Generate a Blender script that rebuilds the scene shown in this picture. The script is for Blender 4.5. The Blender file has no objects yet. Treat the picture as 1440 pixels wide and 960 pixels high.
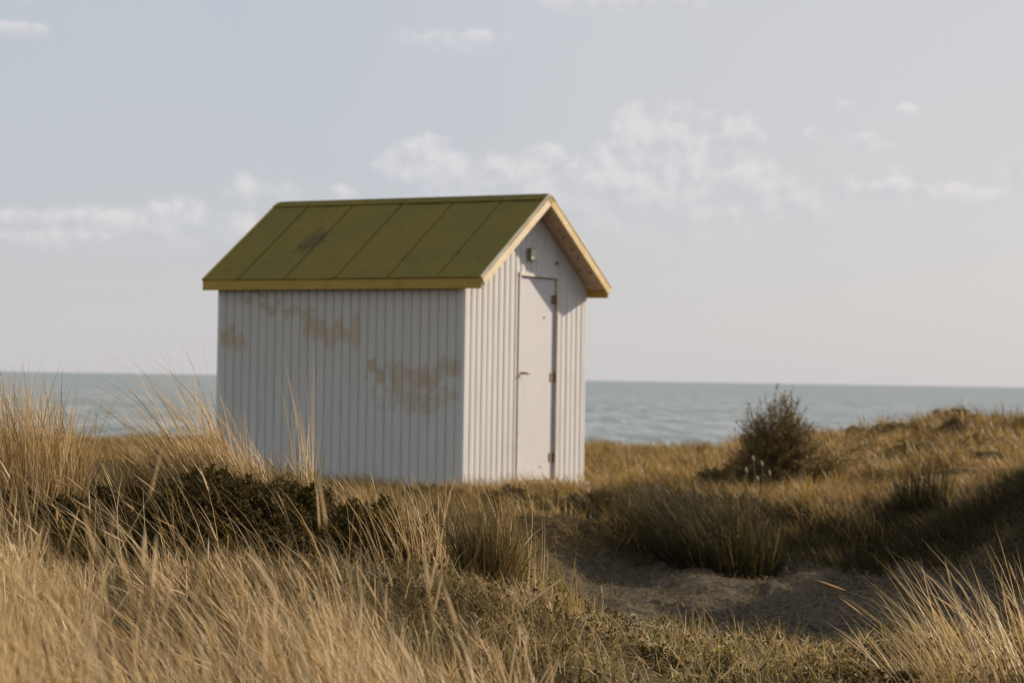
import bpy, math, random
import numpy as np
from mathutils import Vector, Matrix

rng = np.random.default_rng(7)
random.seed(7)
scene = bpy.context.scene
COL = scene.collection

# ------------------------------------------------------------------ camera
F_PX = 3400.0                      # 85 mm on a 36 mm wide frame, 1440 px photograph
PITCH, ROLL, EYE = 0.01551, 0.01556, 0.9787
cam_data = bpy.data.cameras.new('camera')
cam_data.sensor_width = 36.0
cam_data.lens = 85.0
cam_data.clip_start = 0.1
cam_data.clip_end = 60000.0
cam_data.dof.use_dof = True
cam_data.dof.focus_distance = 10.0
cam_data.dof.aperture_fstop = 4.5
cam = bpy.data.objects.new('camera', cam_data)
COL.objects.link(cam)
cam.matrix_world = (Matrix.Translation((0, 0, EYE)) @ Matrix.Rotation(math.pi / 2 + PITCH, 4, 'X')
                    @ Matrix.Rotation(ROLL, 4, 'Z'))
scene.camera = cam


def pix(px, py):
    """photo pixel -> (x / depth, height above eye / depth)"""
    x, y = px - 720.0, py - 480.0
    a = x * math.cos(ROLL) + y * math.sin(ROLL)
    b = -x * math.sin(ROLL) + y * math.cos(ROLL)
    u = -b / F_PX
    d = math.cos(PITCH) - u * math.sin(PITCH)
    return (a / F_PX) / d, (math.sin(PITCH) + u * math.cos(PITCH)) / d


# ------------------------------------------------------------------ world
SUN = Vector((0.748, 0.577, 0.329)).normalized()
SUN_EL = math.asin(SUN.z)
SUN_AZ = math.atan2(SUN.x, SUN.y)          # clockwise from +Y
world = bpy.data.worlds.new('World')
scene.world = world
world.use_nodes = True
wt = world.node_tree
wt.nodes.clear()


def node(tree, typ, **kw):
    n = tree.nodes.new(typ)
    for k, v in kw.items():
        setattr(n, k, v)
    return n


def mth(tree, op, a, b=None, c=None, clamp=False):
    n = tree.nodes.new('ShaderNodeMath')
    n.operation = op
    n.use_clamp = clamp
    for i, v in enumerate((a, b, c)):
        if v is None:
            continue
        if isinstance(v, (int, float)):
            n.inputs[i].default_value = v
        else:
            tree.links.new(v, n.inputs[i])
    return n.outputs[0]


def mixc(tree, fac, a, b, blend='MIX'):
    n = tree.nodes.new('ShaderNodeMix')
    n.data_type = 'RGBA'
    n.blend_type = blend
    for sock, v in ((n.inputs[0], fac), (n.inputs[6], a), (n.inputs[7], b)):
        if isinstance(v, (int, float)):
            sock.default_value = v
        elif isinstance(v, (tuple, list)):
            sock.default_value = (*v[:3], 1)
        else:
            tree.links.new(v, sock)
    return n.outputs[2]


def maprange(tree, v, a, b, c=0.0, d=1.0, smooth=True):
    n = tree.nodes.new('ShaderNodeMapRange')
    n.interpolation_type = 'SMOOTHSTEP' if smooth else 'LINEAR'
    tree.links.new(v, n.inputs[0])
    for i, q in enumerate((a, b, c, d)):
        n.inputs[i + 1].default_value = q
    return n.outputs[0]


def noise(tree, vec, scale, detail=4, rough=0.55, dist=0.0):
    n = tree.nodes.new('ShaderNodeTexNoise')
    n.inputs['Scale'].default_value = scale
    n.inputs['Detail'].default_value = detail
    n.inputs['Roughness'].default_value = rough
    n.inputs['Distortion'].default_value = dist
    if vec is not None:
        tree.links.new(vec, n.inputs['Vector'])
    return n


sky = node(wt, 'ShaderNodeTexSky', sky_type='NISHITA', sun_disc=False)
sky.sun_elevation = SUN_EL
sky.sun_rotation = SUN_AZ
sky.air_density = 1.0
sky.dust_density = 1.5
sky.ozone_density = 1.5
tc = node(wt, 'ShaderNodeTexCoord')
sep = node(wt, 'ShaderNodeSeparateXYZ')
wt.links.new(tc.outputs['Generated'], sep.inputs[0])
az = mth(wt, 'ARCTAN2', sep.outputs[0], sep.outputs[1])
el = mth(wt, 'ARCSINE', sep.outputs[2])
# the clouds over the sea, as (centre px, centre py, half width, half height)
CLOUDS = [(965, 215, 125, 62), (905, 172, 52, 34), (1035, 200, 56, 46), (960, 165, 55, 26), (600, 240, 82, 44), (612, 208, 32, 22),
          (735, 255, 110, 40), (780, 222, 40, 24), (850, 255, 130, 50), (345, 275, 42, 28), (250, 308, 75, 28), (150, 318, 55, 20),
          (60, 340, 90, 18), (484, 278, 26, 20), (405, 276, 24, 20), (640, 58, 105, 20), (870, 6, 150, 16),
          (22, 52, 46, 13), (1215, 205, 44, 22), (1277, 164, 24, 15), (1250, 278, 170, 24), (1436, 255, 45, 26),
          (10, 5, 40, 10), (1145, 190, 14, 9), (1190, 152, 16, 8), (900, 280, 330, 75), (200, 325, 260, 36), (720, 262, 190, 48)]


cb = node(wt, 'ShaderNodeCombineXYZ')
wt.links.new(az, cb.inputs[0])
wt.links.new(el, cb.inputs[1])
sh = node(wt, 'ShaderNodeVectorMath', operation='ADD')
wt.links.new(cb.outputs[0], sh.inputs[0])
sh.inputs[1].default_value = (0.0035, 0.005, 0)
n_mid, n_fine = noise(wt, cb.outputs[0], 30, 3, 0.5), noise(wt, cb.outputs[0], 75, 6, 0.6)
n_lit = noise(wt, sh.outputs[0], 75, 6, 0.6)
nbig = noise(wt, cb.outputs[0], 5, 3, 0.5)
rag = mth(wt, 'ADD', mth(wt, 'MULTIPLY_ADD', n_mid.outputs[0], 2.2, -1.1), mth(wt, 'MULTIPLY_ADD', n_fine.outputs[0], 2.6, -1.3))
c_view = top = None
for cx, cy, hw, hh in CLOUDS:
    a0, s0 = pix(cx, cy)
    a0, e0 = math.atan(a0), math.atan(s0)
    dx = mth(wt, 'MULTIPLY_ADD', az, F_PX / hw, -a0 * F_PX / hw)
    dy = mth(wt, 'MULTIPLY_ADD', el, F_PX / hh, -e0 * F_PX / hh)
    m = mth(wt, 'SUBTRACT', 1.0, mth(wt, 'MULTIPLY_ADD', dx, dx, mth(wt, 'MULTIPLY', dy, dy)))
    al = maprange(wt, mth(wt, 'ADD', m, rag), -0.3, 0.9)
    al = mth(wt, 'MULTIPLY', al, maprange(wt, m, -1.3, -0.2))
    al = mth(wt, 'MULTIPLY', al, maprange(wt, dy, -1.1, 0.7, 0.25, 1.0))          # bases melt into the haze
    tp = mth(wt, 'MULTIPLY', al, maprange(wt, dy, -0.5, 1.0))
    c_view = al if c_view is None else mth(wt, 'MAXIMUM', c_view, al)
    top = tp if top is None else mth(wt, 'MAXIMUM', top, tp)
# the same kind of broken cloud goes on all round the horizon and overhead
band = maprange(wt, el, 0.0, 0.06)
gen = mth(wt, 'ADD', mth(wt, 'MULTIPLY', nbig.outputs[0], 1.2), mth(wt, 'MULTIPLY', n_mid.outputs[0], 0.5))
c_gen = mth(wt, 'MULTIPLY', maprange(wt, gen, 0.86, 1.12), band)
outside = maprange(wt, mth(wt, 'ABSOLUTE', az), 0.22, 0.34)
outside = mth(wt, 'MAXIMUM', outside, maprange(wt, el, 0.17, 0.25))
cloud = mth(wt, 'MAXIMUM', c_view, mth(wt, 'MULTIPLY', c_gen, outside))
lit = mth(wt, 'MULTIPLY_ADD', mth(wt, 'SUBTRACT', n_fine.outputs[0], n_lit.outputs[0]), 3.0,
          mth(wt, 'MULTIPLY_ADD', top, 0.7, 0.22), clamp=True)
cloud_col = mixc(wt, lit, (5.2, 5.3, 5.8), (7.5, 7.1, 7.05))
# thin high haze: creamier towards the horizon and the sun, bluer higher up and away from it
sund = node(wt, 'ShaderNodeVectorMath', operation='DOT_PRODUCT')
wt.links.new(tc.outputs['Generated'], sund.inputs[0])
sund.inputs[1].default_value = SUN
blue = mth(wt, 'MULTIPLY', maprange(wt, el, 0.015, 0.085), maprange(wt, sund.outputs['Value'], 0.45, 0.75, 1.0, 0.0))
blue = mth(wt, 'MULTIPLY', blue, maprange(wt, nbig.outputs[0], 0.3, 0.7, 1.0, 0.6))
veil_col = mixc(wt, blue, (5.6, 5.52, 5.75), (4.6, 5.0, 5.65))
base_sky = mixc(wt, 0.87, sky.outputs[0], veil_col)
final_sky = mixc(wt, mth(wt, 'MULTIPLY', cloud, 0.54), base_sky, cloud_col)
bg = node(wt, 'ShaderNodeBackground')
bg.inputs['Strength'].default_value = 0.1
wt.links.new(final_sky, bg.inputs['Color'])
wo = node(wt, 'ShaderNodeOutputWorld')
wt.links.new(bg.outputs[0], wo.inputs['Surface'])

sun_data = bpy.data.lights.new('sun', 'SUN')
sun_data.energy = 5.0
sun_data.angle = math.radians(0.5)
sun_data.color = (1.0, 0.84, 0.66)
sun = bpy.data.objects.new('sun', sun_data)
COL.objects.link(sun)
sun.rotation_euler = SUN.to_track_quat('Z', 'Y').to_euler()
sun.location = (20, 15, 12)

scene.view_settings.view_transform = 'Standard'
scene.view_settings.look = 'None'
scene.view_settings.exposure = 0.15
scene.view_settings.gamma = 1.0
scene.view_settings.use_curve_mapping = False
scene.render.engine = 'CYCLES'
scene.cycles.use_denoising = True
scene.cycles.max_bounces = 6
scene.cycles.diffuse_bounces = 3
scene.cycles.glossy_bounces = 2
scene.cycles.transmission_bounces = 4


# ------------------------------------------------------------------ helpers
def mesh_np(name, verts, tris, attrs=None, smooth=False):
    verts = np.asarray(verts, np.float32)
    tris = np.asarray(tris, np.int32)
    me = bpy.data.meshes.new(name)
    me.vertices.add(len(verts))
    me.vertices.foreach_set('co', verts.ravel())
    k = tris.shape[1]
    me.loops.add(tris.size)
    me.loops.foreach_set('vertex_index', tris.ravel())
    me.polygons.add(len(tris))
    me.polygons.foreach_set('loop_start', np.arange(0, tris.size, k, dtype=np.int32))
    if smooth:
        me.polygons.foreach_set('use_smooth', np.ones(len(tris), bool))
    for an, av in (attrs or {}).items():
        at = me.attributes.new(an, 'FLOAT', 'POINT')
        at.data.foreach_set('value', np.asarray(av, np.float32))
    me.update(calc_edges=True)
    return me


def add(name, me, mat=None, parent=None, loc=None):
    o = bpy.data.objects.new(name, me)
    COL.objects.link(o)
    if mat is not None and me is not None and len(me.materials) == 0:
        me.materials.append(mat)
    if parent is not None:
        o.parent = parent
    if loc is not None:
        o.location = loc
    return o


def tag(o, label=None, cat=None, group=None, kind=None):
    for k, v in (('label', label), ('category', cat), ('group', group), ('kind', kind)):
        if v:
            o[k] = v
    return o


class MB:
    """collects polygons for one mesh"""
    def __init__(self):
        self.v, self.f = [], []

    def poly(self, pts, faces):
        b = len(self.v)
        self.v += [tuple(p) for p in pts]
        self.f += [tuple(b + i for i in f) for f in faces]

    def box(self, x0, x1, y0, y1, z0, z1, M=None):
        p = [Vector((x, y, z)) for z in (z0, z1) for y in (y0, y1) for x in (x0, x1)]
        if M is not None:
            p = [M @ q for q in p]
        self.poly(p, [(0, 2, 3, 1), (4, 5, 7, 6), (0, 1, 5, 4), (2, 6, 7, 3), (0, 4, 6, 2), (1, 3, 7, 5)])

    def tube(self, pts, radii, n=6):
        rings = []
        for i, p in enumerate(pts):
            p = Vector(p)
            d = (Vector(pts[min(i + 1, len(pts) - 1)]) - Vector(pts[max(i - 1, 0)])).normalized()
            a = d.orthogonal().normalized()
            b = d.cross(a)
            rings.append([p + (a * math.cos(2 * math.pi * k / n) + b * math.sin(2 * math.pi * k / n)) * radii[i]
                          for k in range(n)])
        fs = []
        for i in range(len(pts) - 1):
            for k in range(n):
                fs.append((i * n + k, i * n + (k + 1) % n, (i + 1) * n + (k + 1) % n, (i + 1) * n + k))
        fs.append(tuple(range(n - 1, -1, -1)))
        fs.append(tuple((len(pts) - 1) * n + k for k in range(n)))
        self.poly([q for r in rings for q in r], fs)

    def build(self, name, mat, parent=None, bevel=0.0, smooth=False):
        me = bpy.data.meshes.new(name)
        me.from_pydata(self.v, [], self.f)
        if smooth:
            me.polygons.foreach_set('use_smooth', np.ones(len(self.f), bool))
        me.update()
        o = add(name, me, mat, parent)
        if bevel:
            b = o.modifiers.new('bevel', 'BEVEL')
            b.width = bevel
            b.segments = 2
            b.limit_method = 'ANGLE'
        return o


def sstep(a, b, x):
    t = np.clip((np.asarray(x, float) - a) / (b - a), 0, 1)
    return t * t * (3 - 2 * t)


_perm = np.random.default_rng(3).random((64, 64))


def vnoise(x, y):
    """tiling value noise, 0..1"""
    x = np.asarray(x, float)
    y = np.asarray(y, float)
    xi, yi = np.floor(x).astype(int), np.floor(y).astype(int)
    fx, fy = x - xi, y - yi
    fx, fy = fx * fx * (3 - 2 * fx), fy * fy * (3 - 2 * fy)
    g = lambda i, j: _perm[i % 64, j % 64]
    return (g(xi, yi) * (1 - fx) + g(xi + 1, yi) * fx) * (1 - fy) + (g(xi, yi + 1) * (1 - fx) + g(xi + 1, yi + 1) * fx) * fy


def fbm(x, y, o=4):
    s, a, t = 0, 1, 0
    for i in range(o):
        s = s + a * vnoise(x * 2 ** i + 17 * i, y * 2 ** i + 9 * i)
        t += a
        a *= 0.5
    return s / t


def hollow_mask(x, y):
    wob = (fbm(np.asarray(x) * 0.9 + 5, np.asarray(y) * 0.9, 3) - 0.5) * 1.2
    back = 18.6 + wob + 0.2 * np.minimum(np.asarray(x) - 2, 0)
    return (sstep(-0.35, 0.7, x - (np.asarray(y) - 14) * 0.02 + wob * 0.3) * (1 - sstep(2.7, 4.0, x))
            * sstep(10.2, 12.9, y) * (1 - sstep(back - 0.55, back + 1.15, y)))


def height(x, y):
    x = np.asarray(x, float)
    y = np.asarray(y, float)
    zn = np.interp(x, [-6, -2.6, -1.0, -0.5, -0.1, 0.38, 0.75, 1.4, 2.2, 3.2, 5, 9],
                   [0.20, 0.20, 0.20, 0.18, 0.17, -0.05, -0.13, -0.15, -0.11, 0.0, 0.2, 0.3])
    zl = np.interp(x, [-4, -1, 0, 2], [-0.20, -0.26, -0.32, -0.42]) - 0.30 * (1 - sstep(0.5, 4.5, y))
    near = zl + (zn - zl) * sstep(5.8, 9.3, y)
    far = -0.06 + 0.0 * x
    z = near + (far - near) * sstep(10.6, 13.2, y)
    z = z + (0.31 - 0.07 * np.exp(-((x + 1.75) / 0.3) ** 2)) * np.exp(-((x + 1.75) / 1.35) ** 4 - np.where(y < 10.75, (y - 10.75) / 0.62, (y - 10.75) / 1.1) ** 2)
    z = z - 0.43 * hollow_mask(x, y)
    # dune right of the hollow; unseen crest out of frame shaped to shade the hollow
    z = z + 1.55 * np.exp(-np.where(x < 5.2, (x - 5.2) / 0.95, (x - 5.2) / 2.6) ** 2 - ((y - 16.9) / 3.0) ** 2)
    # ground climbing to the far dune on the right
    z = z + 0.26 * sstep(2.2, 5.2, x) * sstep(19.2, 23, y) * (1 - sstep(36, 44, y))
    z = z - 0.14 * sstep(28, 38, y)
    z = z + 0.25 * sstep(3.4, 6.4, x + 0.08 * (33 - y)) * np.exp(-((y - 33) / 5.5) ** 2)
    z = z + 1.0 * np.exp(-((x - 8.3) / 0.75) ** 2 - ((y - 31.0) / 2.0) ** 2)  # unseen hump out of frame, added to shade the far dune
    # left of the hut, a low rise behind the mound
    z = z + 0.12 * np.exp(-((x + 4.2) / 1.6) ** 2 - ((y - 24) / 3.0) ** 2)
    # level pad under the hut
    bump = (fbm(x * 1.3, y * 1.3, 4) - 0.5) * 0.17 + (fbm(x * 2.6 + 7, y * 2.6, 2) - 0.5) * 0.12 * sstep(17, 19, y) + (fbm(x * 5, y * 5, 3) - 0.5) * 0.035
    bump = bump + (fbm(x * 3.1 + 8, y * 3.1, 3) - 0.5) * 0.13 * sstep(7, 8.5, y) * (1 - sstep(11, 12.5, y)) * sstep(-0.4, 0.4, x)
    bump = bump * (1 + 1.5 * sstep(20, 34, y) * sstep(2.5, 5, x))
    bump = bump + (fbm(x * 0.9 + 11, y * 0.45, 3) - 0.5) * 0.24 * sstep(23, 26, y) * sstep(2.4, 4.2, x) * (1 - sstep(9, 14, x))
    bump = bump + (fbm(x * 4.2 + 2, y * 2.6, 3) - 0.5) * 0.15 * sstep(11.5, 13, y) * (1 - sstep(18, 19.5, y))
    lx, ly = hut_local(x, y)
    pad = (1 - sstep(0.0, 0.8, np.maximum(np.maximum(-3.0 - lx, lx - 0.35), np.maximum(-0.4 - ly, ly - 2.5))))
    z = z + bump
    z = z * (1 - pad) + (-0.06 + bump * 0.25) * pad
    # wide dunes beyond the frame, then the fall to the beach
    wide = sstep(9, 30, np.abs(x)) * (fbm(x * 0.07 + 3, y * 0.07, 3) - 0.35) * 2.2
    z = z + wide * sstep(-25, -5, y + 1e-6) * 1.0
    drop = sstep(40, 75, y + (fbm(x * 0.1, y * 0.05 + 2, 2) - 0.5) * 6)
    return z * (1 - drop) - 6.6 * drop


HX, HY, TH = -0.4216, 21.5387, 0.5413
HL, HW = 2.769, 2.2


def hut_local(x, y):
    dx, dy = np.asarray(x) - HX, np.asarray(y) - HY
    return dx * math.cos(TH) - dy * math.sin(TH), dx * math.sin(TH) + dy * math.cos(TH)


# ------------------------------------------------------------------ materials
def mat_new(name):
    m = bpy.data.materials.new(name)
    m.use_nodes = True
    t = m.node_tree
    return m, t, t.nodes['Principled BSDF']


def bump_to(t, bsdf, hgt, strength=0.4, dist=0.02):
    b = t.nodes.new('ShaderNodeBump')
    b.inputs['Strength'].default_value = strength
    b.inputs['Distance'].default_value = dist
    t.links.new(hgt, b.inputs['Height'])
    t.links.new(b.outputs[0], bsdf.inputs['Normal'])


def ramp(t, fac, stops):
    r = t.nodes.new('ShaderNodeValToRGB')
    el_ = r.color_ramp.elements
    while len(el_) < len(stops):
        el_.new(0.5)
    for e, (p, c) in zip(el_, stops):
        e.position = p
        e.color = (*c, 1)
    t.links.new(fac, r.inputs[0])
    return r.outputs[0]


def grass_mat(name, stops, trans=0.35, rough=0.5):
    m, t, b = mat_new(name)
    a = t.nodes.new('ShaderNodeAttribute')
    a.attribute_name = 'tint'
    c = ramp(t, a.outputs['Fac'], stops)
    t.links.new(c, b.inputs['Base Color'])
    b.inputs['Roughness'].default_value = rough
    b.inputs['Specular IOR Level'].default_value = 0.25
    tr = t.nodes.new('ShaderNodeBsdfTranslucent')
    t.links.new(c, tr.inputs[0])
    mx = t.nodes.new('ShaderNodeMixShader')
    mx.inputs[0].default_value = trans
    t.links.new(b.outputs[0], mx.inputs[1])
    t.links.new(tr.outputs[0], mx.inputs[2])
    t.links.new(mx.outputs[0], t.nodes['Material Output'].inputs['Surface'])
    return m


STRAW = [(0.0, (0.085, 0.058, 0.018)), (0.35, (0.30, 0.195, 0.068)), (0.7, (0.61, 0.425, 0.185)), (1.0, (0.84, 0.67, 0.42))]
OLIVE = [(0.0, (0.045, 0.042, 0.014)), (0.35, (0.11, 0.088, 0.03)), (0.7, (0.30, 0.19, 0.07)), (1.0, (0.55, 0.39, 0.19))]
TURF = [(0.0, (0.075, 0.072, 0.016)), (0.35, (0.21, 0.165, 0.04)), (0.7, (0.44, 0.31, 0.10)), (1.0, (0.68, 0.52, 0.27))]
FARG = [(0.0, (0.07, 0.052, 0.017)), (0.35, (0.25, 0.16, 0.045)), (0.7, (0.48, 0.31, 0.095)), (1.0, (0.68, 0.48, 0.20))]
DARKM = [(0.0, (0.020, 0.018, 0.007)), (0.4, (0.046, 0.039, 0.015)), (0.8, (0.12, 0.089, 0.036)), (1.0, (0.33, 0.24, 0.12))]  # marram on the shaded side: its shade is put into these dark colours
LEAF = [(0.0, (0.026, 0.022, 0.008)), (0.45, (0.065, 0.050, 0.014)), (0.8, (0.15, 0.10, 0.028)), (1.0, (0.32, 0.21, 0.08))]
BUSH = [(0.0, (0.045, 0.040, 0.012)), (0.45, (0.13, 0.10, 0.028)), (0.8, (0.30, 0.195, 0.065)), (1.0, (0.48, 0.34, 0.15))]
M_STRAW = grass_mat('straw_grass', STRAW, 0.35)
M_OLIVE = grass_mat('olive_grass', OLIVE, 0.35)
M_TURF = grass_mat('turf_grass', TURF, 0.35)
M_FARG = grass_mat('far_grass', FARG, 0.35)
M_DARKM = grass_mat('shade_dark_marram', DARKM, 0.5, 0.7)
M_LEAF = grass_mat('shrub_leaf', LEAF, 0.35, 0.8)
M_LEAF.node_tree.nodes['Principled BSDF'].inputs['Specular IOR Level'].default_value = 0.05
M_BUSH = grass_mat('bush_leaf', BUSH, 0.3)
M_HEAD = grass_mat('seed_head', [(0.0, (0.55, 0.45, 0.32)), (1.0, (0.8, 0.72, 0.6))], 0.45)

# ground
M_GROUND, t, b = mat_new('dune_ground')
g = node(t, 'ShaderNodeNewGeometry')
a_s = node(t, 'ShaderNodeAttribute', attribute_name='sand')
ng1 = noise(t, g.outputs['Position'], 3.0, 6, 0.65)
ng2 = noise(t, g.outputs['Position'], 22.0, 5, 0.7)
ng3 = noise(t, g.outputs['Position'], 0.8, 4, 0.6)
sandc = mixc(t, maprange(t, ng2.outputs[0], 0.40, 0.62), (0.030, 0.025, 0.016), (0.19, 0.152, 0.105))
sandc = mixc(t, maprange(t, ng1.outputs[0], 0.44, 0.58, 0, 0.6), sandc, (0.155, 0.126, 0.088))
soil = mixc(t, maprange(t, ng2.outputs[0], 0.38, 0.66), (0.035, 0.026, 0.013), (0.15, 0.098, 0.04))
soil = mixc(t, maprange(t, ng3.outputs[0], 0.42, 0.62, 0, 0.6), soil, (0.11, 0.085, 0.03))
a_d = node(t, 'ShaderNodeAttribute', attribute_name='dry')
soil = mixc(t, mth(t, 'MULTIPLY', a_d.outputs['Fac'], maprange(t, ng2.outputs[0], 0.34, 0.6, 0.1, 0.75)), soil, (0.36, 0.22, 0.07))
gc = mixc(t, a_s.outputs['Fac'], soil, sandc)
t.links.new(gc, b.inputs['Base Color'])
b.inputs['Roughness'].default_value = 0.95
b.inputs['Specular IOR Level'].default_value = 0.1
bump_to(t, b, mth(t, 'ADD', ng2.outputs[0], mth(t, 'MULTIPLY', ng1.outputs[0], 2.0)), 0.9, 0.09)

# sea
M_SEA, t, b = mat_new('sea_water')
g = node(t, 'ShaderNodeNewGeometry')
mp = node(t, 'ShaderNodeMapping')
mp.inputs['Scale'].default_value = (0.35, 1.0, 1.0)
t.links.new(g.outputs['Position'], mp.inputs[0])
w1 = noise(t, mp.outputs[0], 0.16, 5, 0.6)
w2 = noise(t, mp.outputs[0], 0.02, 4, 0.55)
mp2 = node(t, 'ShaderNodeMapping')
mp2.inputs['Scale'].default_value = (0.5, 0.05, 1.0)
t.links.new(g.outputs['Position'], mp2.inputs[0])
w3 = noise(t, mp2.outputs[0], 0.5, 5, 0.62)
foam_n = noise(t, mp2.outputs[0], 0.9, 4, 0.6)
foam = maprange(t, foam_n.outputs[0], 0.645, 0.72)
seac = mixc(t, maprange(t, w2.outputs[0], 0.36, 0.64), (0.11, 0.165, 0.165), (0.21, 0.25, 0.255))
seac = mixc(t, maprange(t, w3.outputs[0], 0.38, 0.64, 0.0, 0.7), seac, (0.42, 0.45, 0.44))
seac = mixc(t, mth(t, 'MULTIPLY', foam, 0.7), seac, (0.75, 0.78, 0.78))
t.links.new(seac, b.inputs['Base Color'])
b.inputs['Roughness'].default_value = 0.42
b.inputs['IOR'].default_value = 1.33
b.inputs['Specular IOR Level'].default_value = 0.5
bump_to(t, b, w1.outputs[0], 1.0, 2.2)


# painted boards of the hut, with drifted rust-brown stains on the shaded side
def paint_mat(name, hut, stained, paint):
    m, t, b = mat_new(name)
    tc_ = node(t, 'ShaderNodeTexCoord', object=hut)
    o = tc_.outputs['Object']
    stretch = node(t, 'ShaderNodeMapping')
    stretch.inputs['Scale'].default_value = (1, 1, 0.12)
    t.links.new(o, stretch.inputs[0])
    streak = noise(t, stretch.outputs[0], 14, 5, 0.6)
    blot = noise(t, o, 2.2, 5, 0.6)
    fine = noise(t, o, 60, 3, 0.6)
    col = mixc(t, maprange(t, streak.outputs[0], 0.42, 0.72, 0, 0.5), paint, (0.52, 0.49, 0.44))
    col = mixc(t, maprange(t, blot.outputs[0], 0.45, 0.75, 0, 0.4), col, (0.56, 0.54, 0.51))
    if stained:
        s = node(t, 'ShaderNodeSeparateXYZ')
        t.links.new(o, s.inputs[0])
        u = mth(t, 'DIVIDE', mth(t, 'ADD', s.outputs[0], HL), HL)       # 0 rear .. 1 front corner
        wob = noise(t, stretch.outputs[0], 5, 5, 0.65)
        edge = noise(t, o, 9, 8, 0.75)
        z = mth(t, 'ADD', s.outputs[2], mth(t, 'MULTIPLY', mth(t, 'SUBTRACT', wob.outputs[0], 0.5), 0.35))
        step_ = node(t, 'ShaderNodeTexWhiteNoise', noise_dimensions='1D')
        t.links.new(mth(t, 'FLOOR', mth(t, 'MULTIPLY', u, 29.0)), step_.inputs['W'])
        z = mth(t, 'ADD', z, mth(t, 'MULTIPLY', mth(t, 'SUBTRACT', step_.outputs['Value'], 0.5), 0.13))
        tot = None
        for (cu, cz, ru, rz, k) in ((0.15, 1.72, 0.07, 0.035, .8), (0.22, 1.64, 0.06, 0.05, 1), (0.33, 1.58, 0.08, 0.05, 1), (0.39, 1.45, 0.03, 0.10, 1),
                                    (0.48, 1.38, 0.10, 0.10, 1), (0.575, 1.40, 0.02, 0.17, .9), (0.06, 1.33, 0.06, 0.10, .7),
                                    (0.66, 1.00, 0.06, 0.07, 1), (0.74, 0.96, 0.05, 0.14, 1), (0.84, 0.98, 0.09, 0.11, 1), (0.95, 1.02, 0.08, 0.09, .7),
                                    (0.82, 0.76, 0.14, 0.10, .5)):
            du = mth(t, 'DIVIDE', mth(t, 'SUBTRACT', u, cu), ru)
            dz_ = mth(t, 'DIVIDE', mth(t, 'SUBTRACT', z, cz), rz)
            r = mth(t, 'MULTIPLY_ADD', du, du, mth(t, 'MULTIPLY', dz_, dz_))
            q = mth(t, 'MULTIPLY', mth(t, 'SUBTRACT', 1.0, r), k)
            tot = q if tot is None else mth(t, 'MAXIMUM', tot, q)
        tot = mth(t, 'ADD', tot, mth(t, 'MULTIPLY', mth(t, 'SUBTRACT', edge.outputs[0], 0.5), 5.0))
        st = mth(t, 'ADD', maprange(t, tot, -0.5, 1.2, 0, 0.55), mth(t, 'MULTIPLY', maprange(t, tot, -0.25, 0.25), maprange(t, tot, 0.25, 1.0, 0.14, 0.0)))
        st = mth(t, 'MULTIPLY', st, maprange(t, streak.outputs[0], 0.30, 0.58, 0.65, 1.15))
        # rain-washed lower boards stay cleaner than the top ones under the eave
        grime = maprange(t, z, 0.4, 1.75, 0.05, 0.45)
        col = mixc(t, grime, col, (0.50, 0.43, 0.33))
        col = mixc(t, st, col, (0.42, 0.275, 0.115))
    t.links.new(col, b.inputs['Base Color'])
    b.inputs['Roughness'].default_value = 0.6
    b.inputs['Specular IOR Level'].default_value = 0.3
    bump_to(t, b, mth(t, 'ADD', fine.outputs[0], streak.outputs[0]), 0.25, 0.004)
    return m


def wood_mat(name, c0, c1, c2, scale=(1.5, 14, 14), rough=0.65, wear=0.5):
    m, t, b = mat_new(name)
    tc_ = node(t, 'ShaderNodeTexCoord')
    mp_ = node(t, 'ShaderNodeMapping')
    mp_.inputs['Scale'].default_value = scale
    t.links.new(tc_.outputs['Object'], mp_.inputs[0])
    gn = noise(t, mp_.outputs[0], 2.0, 6, 0.65, 0.3)
    bl = noise(t, tc_.outputs['Object'], 4.5, 6, 0.65)
    col = mixc(t, maprange(t, gn.outputs[0], 0.35, 0.68), c0, c1)
    col = mixc(t, maprange(t, bl.outputs[0], 0.45, 0.68, 0, wear), col, c2)
    t.links.new(col, b.inputs['Base Color'])
    b.inputs['Roughness'].default_value = rough
    b.inputs['Specular IOR Level'].default_value = 0.3
    bump_to(t, b, gn.outputs[0], 0.3, 0.006)
    return m


M_OCHRE = wood_mat('ochre_paint', (0.40, 0.245, 0.040), (0.46, 0.29, 0.06), (0.29, 0.185, 0.04))
M_FADED_GLARE = wood_mat('faded_ochre_glare', (0.76, 0.62, 0.40), (0.78, 0.67, 0.50), (0.66, 0.46, 0.13), wear=0.65)  # pale tone puts sun glare as well as fading into the paint
M_YELLOW = wood_mat('worn_yellow_paint', (0.66, 0.47, 0.17), (0.74, 0.60, 0.38), (0.56, 0.38, 0.09), wear=0.6)
M_SOFFIT = wood_mat('soffit_wood', (0.58, 0.42, 0.30), (0.66, 0.50, 0.38), (0.46, 0.31, 0.20))
M_DOOR = wood_mat('door_paint', (0.59, 0.575, 0.59), (0.61, 0.595, 0.61), (0.55, 0.53, 0.52), scale=(3, 3, 1), wear=0.35)
M_TRIM = wood_mat('trim_paint', (0.66, 0.60, 0.50), (0.72, 0.67, 0.60), (0.52, 0.45, 0.32))
M_RUST = wood_mat('rusty_iron', (0.16, 0.09, 0.045), (0.26, 0.16, 0.09), (0.10, 0.06, 0.035))
M_BRASS = wood_mat('worn_brass', (0.22, 0.15, 0.06), (0.32, 0.23, 0.10), (0.12, 0.08, 0.03), rough=0.4)
M_DARK = wood_mat('dark_gap', (0.05, 0.045, 0.03), (0.07, 0.06, 0.04), (0.05, 0.04, 0.03))
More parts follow.
